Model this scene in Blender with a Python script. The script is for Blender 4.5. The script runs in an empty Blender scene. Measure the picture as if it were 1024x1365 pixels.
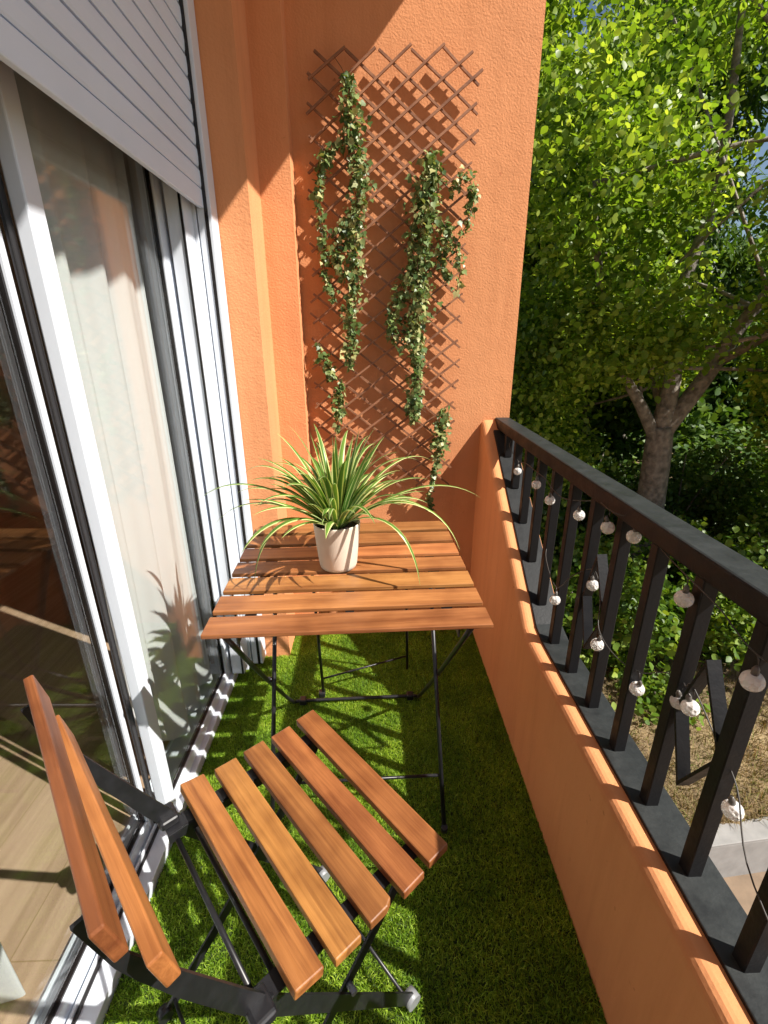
import bpy, bmesh, math, random
import numpy as np
from mathutils import Vector, Matrix

random.seed(7); rng = np.random.default_rng(11)
scene = bpy.context.scene
COL = scene.collection
PI = math.pi

# ------------------------------------------------------------------ render / colour
scene.render.engine = 'CYCLES'
scene.view_settings.view_transform = 'Standard'
scene.view_settings.look = 'None'
scene.view_settings.gamma = 1
scene.view_settings.exposure = 0.90
scene.cycles.use_denoising = True
scene.cycles.max_bounces = 10
scene.cycles.diffuse_bounces = 5
scene.cycles.glossy_bounces = 4
scene.cycles.transmission_bounces = 6
scene.cycles.transparent_max_bounces = 16
scene.cycles.caustics_reflective = True
scene.cycles.blur_glossy = 0.25
scene.cycles.sample_clamp_indirect = 30.0

# ------------------------------------------------------------------ helpers
def tag(o, label=None, cat=None, group=None, kind=None):
    if label: o['label'] = label
    if cat: o['category'] = cat
    if group: o['group'] = group
    if kind: o['kind'] = kind
    return o

def empty(name, loc=(0, 0, 0), rz=0.0):
    o = bpy.data.objects.new(name, None); COL.objects.link(o)
    o.location = loc; o.rotation_euler = (0, 0, rz); o.empty_display_size = 0.05
    return o

def obj(name, bm, mats, parent=None, smooth=False):
    me = bpy.data.meshes.new(name); bm.to_mesh(me); bm.free()
    if not isinstance(mats, (list, tuple)): mats = [mats]
    for m in mats: me.materials.append(m)
    if smooth: me.polygons.foreach_set('use_smooth', [True] * len(me.polygons))
    o = bpy.data.objects.new(name, me); COL.objects.link(o)
    if parent: o.parent = parent
    return o

def np_obj(name, V, quads, tris, mats, parent=None, mat_idx=None, smooth=False):
    me = bpy.data.meshes.new(name)
    nq = 0 if quads is None else len(quads); nt = 0 if tris is None else len(tris)
    me.vertices.add(len(V)); me.vertices.foreach_set('co', np.ascontiguousarray(V, dtype=np.float32).ravel())
    loops = []
    if nq: loops.append(np.asarray(quads).ravel())
    if nt: loops.append(np.asarray(tris).ravel())
    loops = np.concatenate(loops).astype(np.int32)
    me.loops.add(len(loops)); me.loops.foreach_set('vertex_index', loops)
    starts = np.concatenate([np.arange(nq) * 4, nq * 4 + np.arange(nt) * 3]).astype(np.int32)
    me.polygons.add(nq + nt); me.polygons.foreach_set('loop_start', starts)
    if mat_idx is not None: me.polygons.foreach_set('material_index', np.asarray(mat_idx, dtype=np.int32))
    if smooth: me.polygons.foreach_set('use_smooth', np.ones(nq + nt, dtype=bool))
    me.update(calc_edges=True); me.validate()
    if not isinstance(mats, (list, tuple)): mats = [mats]
    for m in mats: me.materials.append(m)
    o = bpy.data.objects.new(name, me); COL.objects.link(o)
    if parent: o.parent = parent
    return o

def box(bm, lo, hi, bev=0.0, seg=2, M=None, mi=0):
    """axis aligned box lo..hi, optional bevel, optional matrix"""
    t = bmesh.new()
    r = bmesh.ops.create_cube(t, size=1.0)
    lo, hi = Vector(lo), Vector(hi); c = (lo + hi) / 2; s = hi - lo
    for v in t.verts: v.co = Vector((v.co.x * s.x, v.co.y * s.y, v.co.z * s.z)) + c
    if bev > 0:
        bmesh.ops.bevel(t, geom=list(t.edges), offset=bev, segments=seg, profile=0.5, affect='EDGES')
    if M is not None: bmesh.ops.transform(t, matrix=M, verts=t.verts)
    for f in t.faces: f.material_index = mi
    me = bpy.data.meshes.new('tmp'); t.to_mesh(me); t.free(); bm.from_mesh(me); bpy.data.meshes.remove(me)

def prism(bm, pts, a, b, axis='x', bev=0.0, seg=2):
    """polygon pts (2-D) extruded along an axis. x: pts=(y,z)  y: pts=(x,z)  z: pts=(x,y)"""
    t = bmesh.new()
    def mk(p, k):
        return {'x': (k, p[0], p[1]), 'y': (p[0], k, p[1]), 'z': (p[0], p[1], k)}[axis]
    A = [t.verts.new(mk(p, a)) for p in pts]; B = [t.verts.new(mk(p, b)) for p in pts]
    n = len(pts)
    t.faces.new(A); t.faces.new(B[::-1])
    for i in range(n): t.faces.new([A[i], B[i], B[(i + 1) % n], A[(i + 1) % n]])
    bmesh.ops.recalc_face_normals(t, faces=t.faces)
    if bev > 0:
        bmesh.ops.bevel(t, geom=list(t.edges), offset=bev, segments=seg, profile=0.5, affect='EDGES')
    me = bpy.data.meshes.new('tmp'); t.to_mesh(me); t.free(); bm.from_mesh(me); bpy.data.meshes.remove(me)

def tube(bm, pts, r, n=8, cap=True):
    pts = [Vector(p) for p in pts]; rs = r if isinstance(r, (list, tuple)) else [r] * len(pts)
    rings = []; up = None
    for i, p in enumerate(pts):
        if i == 0: d = pts[1] - p
        elif i == len(pts) - 1: d = p - pts[i - 1]
        else: d = (pts[i + 1] - p).normalized() + (p - pts[i - 1]).normalized()
        d.normalize()
        if up is None: up = Vector((0, 0, 1)) if abs(d.z) < 0.9 else Vector((1, 0, 0))
        u = d.cross(up).normalized(); w = u.cross(d).normalized(); up = w
        rings.append([bm.verts.new(p + (u * math.cos(2 * PI * k / n) + w * math.sin(2 * PI * k / n)) * rs[i]) for k in range(n)])
    for a, b in zip(rings, rings[1:]):
        for k in range(n):
            f = bm.faces.new([a[k], a[(k + 1) % n], b[(k + 1) % n], b[k]]); f.smooth = True
    if cap:
        bm.faces.new(rings[0][::-1]); bm.faces.new(rings[-1])

def smooth_path(pts, k=6):
    P = [np.array(p, float) for p in pts]; P = [2 * P[0] - P[1]] + P + [2 * P[-1] - P[-2]]
    out = []
    for i in range(1, len(P) - 2):
        for t in np.linspace(0, 1, k, endpoint=False):
            a, b, c, d = P[i - 1:i + 3]
            out.append(0.5 * ((2 * b) + (-a + c) * t + (2 * a - 5 * b + 4 * c - d) * t * t + (-a + 3 * b - 3 * c + d) * t ** 3))
    out.append(P[-2]); return [tuple(p) for p in out]

def flat_bar(bm, pts, width, thick, normal=(1, 0, 0), bev=0.0006):
    """flat steel bar following pts; thick along `normal`, width in the plane across the path"""
    n = Vector(normal).normalized(); pts = [Vector(p) for p in pts]; rings = []
    ws = width if isinstance(width, (list, tuple)) else [width] * len(pts)
    for i, p in enumerate(pts):
        if i == 0: d = (pts[1] - p).normalized(); k = 1
        elif i == len(pts) - 1: d = (p - pts[i - 1]).normalized(); k = 1
        else:
            a = (p - pts[i - 1]).normalized(); b = (pts[i + 1] - p).normalized(); d = (a + b).normalized(); k = 1 / max(.4, d.dot(a))
        w = d.cross(n).normalized() * ws[i] / 2 * k; h = n * thick / 2
        rings.append([bm.verts.new(p + w + h), bm.verts.new(p - w + h), bm.verts.new(p - w - h), bm.verts.new(p + w - h)])
    for a, b in zip(rings, rings[1:]):
        for k in range(4): bm.faces.new([a[k], a[(k + 1) % 4], b[(k + 1) % 4], b[k]])
    bm.faces.new(rings[0][::-1]); bm.faces.new(rings[-1])

# ------------------------------------------------------------------ materials
def mat(name):
    m = bpy.data.materials.new(name); m.use_nodes = True
    nt = m.node_tree; bs = nt.nodes['Principled BSDF']
    return m, nt, bs
def N(nt, typ, **kw):
    n = nt.nodes.new(typ)
    for k, v in kw.items():
        if k in n.inputs: n.inputs[k].default_value = v
        else: setattr(n, k, v)
    return n
def ramp(nt, fac, stops):
    r = nt.nodes.new('ShaderNodeValToRGB'); nt.links.new(fac, r.inputs[0])
    el = r.color_ramp.elements
    el[0].position, el[0].color = stops[0][0], (*stops[0][1], 1)
    el[1].position, el[1].color = stops[-1][0], (*stops[-1][1], 1)
    for p, c in stops[1:-1]:
        e = el.new(p); e.color = (*c, 1)
    return r
def bump(nt, bs, h, dist, strength=1.0, prev=None):
    b = N(nt, 'ShaderNodeBump'); b.inputs['Strength'].default_value = strength; b.inputs['Distance'].default_value = dist
    nt.links.new(h, b.inputs['Height'])
    if prev: nt.links.new(prev.outputs[0], b.inputs['Normal'])
    nt.links.new(b.outputs[0], bs.inputs['Normal']); return b

def plain(name, col, rough=0.5, metal=0.0, noise=0.0, nscale=30, bumpd=0.0, spec=0.5):
    m, nt, bs = mat(name)
    bs.inputs['Roughness'].default_value = rough; bs.inputs['Metallic'].default_value = metal
    bs.inputs['Specular IOR Level'].default_value = spec
    tc = N(nt, 'ShaderNodeTexCoord'); no = N(nt, 'ShaderNodeTexNoise', Scale=nscale, Detail=6.0)
    nt.links.new(tc.outputs['Object'], no.inputs['Vector'])
    c0 = [c * (1 - noise) for c in col]; c1 = [min(1, c * (1 + noise)) for c in col]
    r = ramp(nt, no.outputs[0], [(0.3, c0), (0.7, c1)]); nt.links.new(r.outputs[0], bs.inputs['Base Color'])
    if bumpd > 0: bump(nt, bs, no.outputs[0], bumpd)
    return m

def stucco(name, col, bd=0.0017, scale=150, amt=0.06):
    m, nt, bs = mat(name); bs.inputs['Roughness'].default_value = 0.85; bs.inputs['Specular IOR Level'].default_value = 0.25
    g = N(nt, 'ShaderNodeNewGeometry')
    n1 = N(nt, 'ShaderNodeTexNoise', Scale=scale, Detail=3.0, Roughness=0.55); n2 = N(nt, 'ShaderNodeTexNoise', Scale=3.0, Detail=4.0)
    n3 = N(nt, 'ShaderNodeTexNoise', Scale=22.0, Detail=3.0)
    for n in (n1, n2, n3): nt.links.new(g.outputs['Position'], n.inputs['Vector'])
    r = ramp(nt, n2.outputs[0], [(0.3, [c * (1 - amt) for c in col]), (0.7, [c * (1 + amt) for c in col])])
    # small worn specks
    sp = N(nt, 'ShaderNodeTexNoise', Scale=45.0, Detail=2.0); nt.links.new(g.outputs['Position'], sp.inputs['Vector'])
    rs = ramp(nt, sp.outputs[0], [(0.73, (0, 0, 0)), (0.80, (1, 1, 1))])
    mx = N(nt, 'ShaderNodeMixRGB'); nt.links.new(rs.outputs[0], mx.inputs[0]); nt.links.new(r.outputs[0], mx.inputs[1])
    mx.inputs[2].default_value = (col[0] * .72, col[1] * .62, col[2] * .6, 1)
    mpd = N(nt, 'ShaderNodeMapping'); mpd.inputs['Scale'].default_value = (9, 9, .9); nt.links.new(g.outputs['Position'], mpd.inputs['Vector'])
    nd = N(nt, 'ShaderNodeTexNoise', Scale=1.6, Detail=7.0, Roughness=0.7); nt.links.new(mpd.outputs[0], nd.inputs['Vector'])
    rd = ramp(nt, nd.outputs[0], [(0.36, (.93, .91, .89)), (0.52, (1, 1, 1)), (0.72, (1.02, 1.03, 1.04))])
    md = N(nt, 'ShaderNodeMixRGB', blend_type='MULTIPLY'); md.inputs[0].default_value = 1.0; nt.links.new(mx.outputs[0], md.inputs[1]); nt.links.new(rd.outputs[0], md.inputs[2])
    nt.links.new(md.outputs[0], bs.inputs['Base Color'])
    add = N(nt, 'ShaderNodeMath', operation='MULTIPLY_ADD'); nt.links.new(n3.outputs[0], add.inputs[0]); add.inputs[1].default_value = 0.9
    nt.links.new(n1.outputs[0], add.inputs[2])
    bump(nt, bs, add.outputs[0], bd)
    return m

def wood(name, dark, light, rough=0.42, sx=2.2, sy=38.0):
    m, nt, bs = mat(name); bs.inputs['Roughness'].default_value = rough
    bs.inputs['Coat Weight'].default_value = 0.12; bs.inputs['Coat Roughness'].default_value = 0.3
    tc = N(nt, 'ShaderNodeTexCoord'); oi = N(nt, 'ShaderNodeObjectInfo')
    mp = N(nt, 'ShaderNodeMapping'); mp.inputs['Scale'].default_value = (sx, sy, sy)
    ofs = N(nt, 'ShaderNodeVectorMath', operation='SCALE'); ofs.inputs[0].default_value = (7, 3, 5)
    nt.links.new(oi.outputs['Random'], ofs.inputs['Scale'])
    ad = N(nt, 'ShaderNodeVectorMath', operation='ADD'); nt.links.new(tc.outputs['Object'], ad.inputs[0]); nt.links.new(ofs.outputs[0], ad.inputs[1])
    nt.links.new(ad.outputs[0], mp.inputs['Vector'])
    n1 = N(nt, 'ShaderNodeTexNoise', Scale=1.0, Detail=5.0, Roughness=0.6, Distortion=0.7)
    nt.links.new(mp.outputs[0], n1.inputs['Vector'])
    mp2 = N(nt, 'ShaderNodeMapping'); mp2.inputs['Scale'].default_value = (sx * 6, sy * 9, sy * 9); nt.links.new(ad.outputs[0], mp2.inputs['Vector'])
    n2 = N(nt, 'ShaderNodeTexNoise', Scale=1.0, Detail=3.0); nt.links.new(mp2.outputs[0], n2.inputs['Vector'])
    mid = [(a + b) / 2 for a, b in zip(dark, light)]
    r = ramp(nt, n1.outputs[0], [(0.25, dark), (0.46, mid), (0.72, light)])
    r2 = ramp(nt, n2.outputs[0], [(0.35, (0.82, 0.78, 0.72)), (0.62, (1, 1, 1))])
    mu = N(nt, 'ShaderNodeMixRGB', blend_type='MULTIPLY'); mu.inputs[0].default_value = 0.8
    nt.links.new(r.outputs[0], mu.inputs[1]); nt.links.new(r2.outputs[0], mu.inputs[2])
    # board to board tone
    hs = N(nt, 'ShaderNodeHueSaturation'); nt.links.new(mu.outputs[0], hs.inputs['Color'])
    mr = N(nt, 'ShaderNodeMapRange'); nt.links.new(oi.outputs['Random'], mr.inputs[0]); mr.inputs[3].default_value = 0.66; mr.inputs[4].default_value = 1.22
    nt.links.new(mr.outputs[0], hs.inputs['Value'])
    mh = N(nt, 'ShaderNodeMath', operation='MULTIPLY'); nt.links.new(oi.outputs['Random'], mh.inputs[0]); mh.inputs[1].default_value = 7.31
    fh = N(nt, 'ShaderNodeMath', operation='FRACT'); nt.links.new(mh.outputs[0], fh.inputs[0])
    mr2 = N(nt, 'ShaderNodeMapRange'); nt.links.new(fh.outputs[0], mr2.inputs[0]); mr2.inputs[3].default_value = 0.488; mr2.inputs[4].default_value = 0.512
    nt.links.new(mr2.outputs[0], hs.inputs['Hue'])
    # cloudy stain
    n3 = N(nt, 'ShaderNodeTexNoise', Scale=14.0, Detail=2.0); nt.links.new(ad.outputs[0], n3.inputs['Vector'])
    r3 = ramp(nt, n3.outputs[0], [(0.3, (0.62, 0.54, 0.50)), (0.58, (1, 1, 1))])
    m3 = N(nt, 'ShaderNodeMixRGB', blend_type='MULTIPLY'); m3.inputs[0].default_value = 0.75
    nt.links.new(hs.outputs[0], m3.inputs[1]); nt.links.new(r3.outputs[0], m3.inputs[2])
    nt.links.new(m3.outputs[0], bs.inputs['Base Color'])
    bump(nt, bs, n2.outputs[0], 0.0003)
    return m

def leafmat(name, c0, c1, c2, trans=0.35, rough=0.4, spec=0.4, big=None):
    m, nt, bs = mat(name); g = N(nt, 'ShaderNodeNewGeometry')
    r = ramp(nt, g.outputs['Random Per Island'], [(0.0, c0), (0.55, c1), (1.0, c2)])
    src = r.outputs[0]
    n = N(nt, 'ShaderNodeTexNoise', Scale=1.1 if big is None else big, Detail=2.0); nt.links.new(g.outputs['Position'], n.inputs['Vector'])
    rr = ramp(nt, n.outputs[0], [(0.35, (0.62, 0.72, 0.6)), (0.65, (1.15, 1.1, 1.0))])
    mu = N(nt, 'ShaderNodeMixRGB', blend_type='MULTIPLY'); mu.inputs[0].default_value = 1.0
    nt.links.new(src, mu.inputs[1]); nt.links.new(rr.outputs[0], mu.inputs[2]); src = mu.outputs[0]
    nt.links.new(src, bs.inputs['Base Color']); bs.inputs['Roughness'].default_value = rough; bs.inputs['Specular IOR Level'].default_value = spec
    tr = N(nt, 'ShaderNodeBsdfTranslucent')
    hv = N(nt, 'ShaderNodeMixRGB', blend_type='MULTIPLY'); hv.inputs[0].default_value = 1.0; hv.inputs[2].default_value = (1.3, 1.3, 0.5, 1)
    nt.links.new(src, hv.inputs[1]); nt.links.new(hv.outputs[0], tr.inputs[0])
    mx = N(nt, 'ShaderNodeMixShader'); mx.inputs[0].default_value = trans
    nt.links.new(bs.outputs[0], mx.inputs[1]); nt.links.new(tr.outputs[0], mx.inputs[2])
    nt.links.new(mx.outputs[0], nt.nodes['Material Output'].inputs['Surface'])
    return m

ORANGE = (0.67, 0.285, 0.125)
M_wall = stucco('orange_stucco', ORANGE)
M_par = stucco('orange_parapet_paint', (0.66, 0.285, 0.120), bd=0.0007, scale=110, amt=0.05)
M_slab = stucco('white_soffit', (0.62, 0.58, 0.52))
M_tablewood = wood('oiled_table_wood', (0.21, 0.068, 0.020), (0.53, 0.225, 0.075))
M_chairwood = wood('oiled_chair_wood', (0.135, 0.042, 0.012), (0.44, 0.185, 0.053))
M_trellis = wood('trellis_wood', (0.24, 0.085, 0.045), (0.50, 0.20, 0.11), rough=0.75)
M_black = plain('black_powder_coat', (0.012, 0.012, 0.014), rough=0.38, noise=0.3, nscale=60, bumpd=0.0001)
def rail_mat():
    m, nt, bs = mat('black_painted_iron'); bs.inputs['Specular IOR Level'].default_value = 0.22
    g = N(nt, 'ShaderNodeNewGeometry'); sx = N(nt, 'ShaderNodeSeparateXYZ'); nt.links.new(g.outputs['True Normal'], sx.inputs[0])
    no = N(nt, 'ShaderNodeTexNoise', Scale=26.0, Detail=7.0, Roughness=0.7); nt.links.new(g.outputs['Position'], no.inputs['Vector'])
    n2 = N(nt, 'ShaderNodeTexNoise', Scale=160.0, Detail=3.0); nt.links.new(g.outputs['Position'], n2.inputs['Vector'])
    up = N(nt, 'ShaderNodeMapRange'); up.inputs[1].default_value = .7; up.inputs[2].default_value = .95; nt.links.new(sx.outputs['Z'], up.inputs[0])
    d = ramp(nt, no.outputs[0], [(0.3, (.42, .42, .42)), (0.7, (1, 1, 1))])     # dust lying on the upward faces
    mu = N(nt, 'ShaderNodeMath', operation='MULTIPLY'); nt.links.new(up.outputs[0], mu.inputs[0]); nt.links.new(d.outputs[0], mu.inputs[1])
    mx = N(nt, 'ShaderNodeMixRGB'); nt.links.new(mu.outputs[0], mx.inputs[0]); mx.inputs[1].default_value = (.007, .007, .008, 1); mx.inputs[2].default_value = (.034, .038, .038, 1)
    nt.links.new(mx.outputs[0], bs.inputs['Base Color'])
    rr_ = ramp(nt, no.outputs[0], [(0.3, (.38, .38, .38)), (0.7, (.62, .62, .62))]); nt.links.new(rr_.outputs[0], bs.inputs['Roughness'])
    bump(nt, bs, n2.outputs[0], 0.0004); return m
M_rail = rail_mat()
M_cap = plain('grey_plastic_cap', (0.20, 0.21, 0.22), rough=0.4)
M_white = plain('white_lacquered_aluminium', (0.64, 0.685, 0.75), rough=0.32, noise=0.03, nscale=6)
M_shut = plain('white_shutter_slats', (0.68, 0.78, 0.92), rough=0.4, noise=0.03, nscale=6)
M_gasket = plain('black_rubber_gasket', (0.012, 0.010, 0.010), rough=0.25)
M_pot = plain('cream_ceramic', (0.66, 0.56, 0.46), rough=0.55, noise=0.05, nscale=14, bumpd=0.0004)
M_soil = plain('potting_soil', (0.05, 0.03, 0.02), rough=0.95, noise=0.5, nscale=90, bumpd=0.004)
M_bark = plain('grey_bark', (0.20, 0.175, 0.145), rough=0.9, noise=0.5, nscale=14, bumpd=0.03)
M_twig = plain('dry_vine_stem', (0.12, 0.06, 0.03), rough=0.8, noise=0.3)
M_concrete = plain('pale_concrete', (0.27, 0.265, 0.255), rough=0.85, noise=0.12, nscale=9, bumpd=0.002)
M_wire = plain('string_light_wire', (0.05, 0.045, 0.04), rough=0.5)
M_bulbcap = plain('bulb_socket', (0.10, 0.09, 0.08), rough=0.4)
M_roomwall = plain('room_plaster', (0.55, 0.47, 0.39), rough=0.9, noise=0.04, nscale=3)
M_base = plain('turf_backing', (0.035, 0.062, 0.008), rough=0.95, noise=0.3, nscale=60)
M_ivy = leafmat('ivy_leaf', (0.07, 0.13, 0.04), (0.17, 0.24, 0.08), (0.48, 0.46, 0.23), trans=0.22, big=14.0)
M_spider_g = leafmat('spider_leaf_green', (0.07, 0.16, 0.025), (0.11, 0.23, 0.04), (0.17, 0.30, 0.06), trans=0.25, rough=0.32, big=9.0)
M_spider_w = leafmat('spider_leaf_margin', (0.52, 0.58, 0.25), (0.60, 0.64, 0.30), (0.66, 0.68, 0.38), trans=0.25, rough=0.35, big=9.0)
M_turf = leafmat('turf_blade', (0.10, 0.195, 0.010), (0.225, 0.37, 0.022), (0.42, 0.55, 0.075), trans=0.32, rough=0.5, spec=0.25, big=7.0)
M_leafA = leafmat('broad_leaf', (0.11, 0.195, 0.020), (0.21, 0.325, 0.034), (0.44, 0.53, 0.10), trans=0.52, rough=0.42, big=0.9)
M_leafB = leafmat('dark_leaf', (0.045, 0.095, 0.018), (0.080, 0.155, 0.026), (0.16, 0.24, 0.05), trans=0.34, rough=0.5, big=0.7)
M_leafC = leafmat('shrub_leaf', (0.06, 0.13, 0.014), (0.12, 0.21, 0.022), (0.26, 0.35, 0.05), trans=0.38, rough=0.42, big=1.6)
M_dry = leafmat('dry_grass_blade', (0.17, 0.125, 0.065), (0.32, 0.225, 0.135), (0.13, 0.17, 0.035), trans=0.2, rough=0.8, spec=0.1, big=1.3)

def floor_mat():
    m, nt, bs = mat('oak_laminate'); bs.inputs['Roughness'].default_value = 0.38
    g = N(nt, 'ShaderNodeNewGeometry'); mp = N(nt, 'ShaderNodeMapping')
    mp.inputs['Rotation'].default_value = (0, 0, 1.5708); nt.links.new(g.outputs['Position'], mp.inputs['Vector'])
    br = N(nt, 'ShaderNodeTexBrick', Scale=1.0); br.inputs['Mortar Size'].default_value = 0.0015
    br.inputs['Brick Width'].default_value = 1.2; br.inputs['Row Height'].default_value = 0.19
    br.inputs['Color1'].default_value = (0.47, 0.325, 0.225, 1); br.inputs['Color2'].default_value = (0.51, 0.355, 0.25, 1); br.inputs['Mortar'].default_value = (0.38, 0.26, 0.155, 1)
    nt.links.new(mp.outputs[0], br.inputs['Vector'])
    mp2 = N(nt, 'ShaderNodeMapping'); mp2.inputs['Scale'].default_value = (40, 2.5, 40); nt.links.new(g.outputs['Position'], mp2.inputs['Vector'])
    no = N(nt, 'ShaderNodeTexNoise', Scale=1.0, Detail=5.0, Distortion=0.5); nt.links.new(mp2.outputs[0], no.inputs['Vector'])
    r = ramp(nt, no.outputs[0], [(0.3, (0.74, 0.70, 0.64)), (0.7, (1.1, 1.1, 1.08))])
    mu = N(nt, 'ShaderNodeMixRGB', blend_type='MULTIPLY'); mu.inputs[0].default_value = 1
    nt.links.new(br.outputs[0], mu.inputs[1]); nt.links.new(r.outputs[0], mu.inputs[2]); nt.links.new(mu.outputs[0], bs.inputs['Base Color'])
    return m
M_oak = floor_mat()

def glass_mat():
    m = bpy.data.materials.new('window_glass'); m.use_nodes = True; nt = m.node_tree; nt.nodes.clear()
    out = N(nt, 'ShaderNodeOutputMaterial'); tr = N(nt, 'ShaderNodeBsdfTransparent'); tr.inputs[0].default_value = (0.93, 0.95, 0.94, 1)
    gl = N(nt, 'ShaderNodeBsdfGlossy', Roughness=0.03); g_ = N(nt, 'ShaderNodeNewGeometry'); dt = N(nt, 'ShaderNodeVectorMath', operation='DOT_PRODUCT'); nt.links.new(g_.outputs['Normal'], dt.inputs[0]); nt.links.new(g_.outputs['Incoming'], dt.inputs[1])
    ab = N(nt, 'ShaderNodeMath', operation='ABSOLUTE'); nt.links.new(dt.outputs['Value'], ab.inputs[0]); om = N(nt, 'ShaderNodeMath', operation='SUBTRACT'); om.inputs[0].default_value = 1.0; nt.links.new(ab.outputs[0], om.inputs[1])
    pw = N(nt, 'ShaderNodeMath', operation='POWER'); nt.links.new(om.outputs[0], pw.inputs[0]); pw.inputs[1].default_value = 5.0
    fr = N(nt, 'ShaderNodeMath', operation='MULTIPLY_ADD'); nt.links.new(pw.outputs[0], fr.inputs[0]); fr.inputs[1].default_value = 0.92; fr.inputs[2].default_value = 0.09
    mx = N(nt, 'ShaderNodeMixShader'); nt.links.new(fr.outputs[0], mx.inputs[0]); nt.links.new(tr.outputs[0], mx.inputs[1]); nt.links.new(gl.outputs[0], mx.inputs[2])
    nt.links.new(mx.outputs[0], out.inputs['Surface']); return m
M_glass = glass_mat()

def bulb_mat():
    m, nt, bs = mat('crackle_glass_bulb'); bs.inputs['Base Color'].default_value = (0.95, 0.93, 0.90, 1)
    bs.inputs['Roughness'].default_value = 0.10; bs.inputs['Transmission Weight'].default_value = 0.45; bs.inputs['IOR'].default_value = 1.3
    tc = N(nt, 'ShaderNodeTexCoord'); v = N(nt, 'ShaderNodeTexVoronoi', Scale=160.0); nt.links.new(tc.outputs['Object'], v.inputs['Vector'])
    bump(nt, bs, v.outputs['Distance'], 0.003); return m
M_bulb = bulb_mat()

def curtain_mat():
    m, nt, bs = mat('sheer_white_voile'); bs.inputs['Base Color'].default_value = (0.80, 0.80, 0.81, 1); bs.inputs['Roughness'].default_value = 0.9
    tr = N(nt, 'ShaderNodeBsdfTranslucent'); tr.inputs[0].default_value = (0.8, 0.78, 0.74, 1)
    tp = N(nt, 'ShaderNodeBsdfTransparent'); mx = N(nt, 'ShaderNodeMixShader'); mx.inputs[0].default_value = 0.18
    nt.links.new(bs.outputs[0], mx.inputs[1]); nt.links.new(tr.outputs[0], mx.inputs[2])
    m2 = N(nt, 'ShaderNodeMixShader'); m2.inputs[0].default_value = 0.04; nt.links.new(mx.outputs[0], m2.inputs[1]); nt.links.new(tp.outputs[0], m2.inputs[2])
    nt.links.new(m2.outputs[0], nt.nodes['Material Output'].inputs['Surface']); return m
M_curtain = curtain_mat()

def ground_mat(name, stops, scale, bd, rough=0.95):
    m, nt, bs = mat(name); bs.inputs['Roughness'].default_value = rough
    g = N(nt, 'ShaderNodeNewGeometry'); no = N(nt, 'ShaderNodeTexNoise', Scale=scale, Detail=8.0, Roughness=0.65); nt.links.new(g.outputs['Position'], no.inputs['Vector'])
    r = ramp(nt, no.outputs[0], stops); nt.links.new(r.outputs[0], bs.inputs['Base Color']); bump(nt, bs, no.outputs[0], bd); return m
M_ground = ground_mat('dry_soil', [(0.3, (0.09, 0.065, 0.035)), (0.5, (0.21, 0.15, 0.08)), (0.7, (0.33, 0.245, 0.13))], 3.0, 0.05)
M_pave = ground_mat('worn_paving', [(0.3, (0.15, 0.11, 0.075)), (0.55, (0.23, 0.165, 0.11)), (0.75, (0.28, 0.21, 0.15))], 2.4, 0.004)

# ------------------------------------------------------------------ camera (solved from the photograph)
R = np.array([[0.9996275180160771, -0.026907516893861904, -0.004561881149690353],
              [-0.013725789366718519, -0.35119699826262196, -0.9362009779516278],
              [0.023588724664081375, 0.9359148753737866, -0.3514355106172279]])
cam = bpy.data.cameras.new('camera'); camo = bpy.data.objects.new('camera', cam); COL.objects.link(camo)
cam.sensor_fit = 'VERTICAL'; cam.sensor_height = 24.0; cam.lens = 24.0 * 626.4255 / 1365
cam.clip_start = 0.02; cam.clip_end = 500
Mw = Matrix(((R[0][0], -R[1][0], -R[2][0], 0.0), (R[0][1], -R[1][1], -R[2][1], 0.0), (R[0][2], -R[1][2], -R[2][2], 1.217), (0, 0, 0, 1)))
camo.matrix_world = Mw
scene.camera = camo

# ------------------------------------------------------------------ light
LD = Vector((-0.88, 0.42, -1.0)).normalized()
sun = bpy.data.lights.new('sun', 'SUN'); sun.energy = 5.0; sun.angle = math.radians(0.5); sun.color = (1.0, 0.94, 0.86)
suno = bpy.data.objects.new('sun', sun); COL.objects.link(suno); suno.rotation_euler = LD.to_track_quat('-Z', 'Y').to_euler(); suno.location = (6, -3, 8)
w = bpy.data.worlds.new('World'); scene.world = w; w.use_nodes = True; nt = w.node_tree
sky = nt.nodes.new('ShaderNodeTexSky'); sky.sky_type = 'NISHITA'; sky.sun_disc = False
sky.sun_elevation = math.asin(-LD.z); sky.sun_rotation = math.atan2(-LD.x, -LD.y); sky.altitude = 50; sky.dust_density = 1.0
nt.links.new(sky.outputs[0], nt.nodes['Background'].inputs[0]); nt.nodes['Background'].inputs[1].default_value = 0.054

# ------------------------------------------------------------------ far ground
bm = bmesh.new(); box(bm, (-60, -60, -3.6), (90, 120, -3.30)); tag(obj('ground', bm, M_ground), kind='structure')
bm = bmesh.new(); prism(bm, [(0.9, -8), (14, -8), (14, 3.79), (1.2, 2.53), (0.9, 2.5)], -3.40, -3.285, 'z'); tag(obj('pavement', bm, M_pave), kind='structure')
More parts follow.
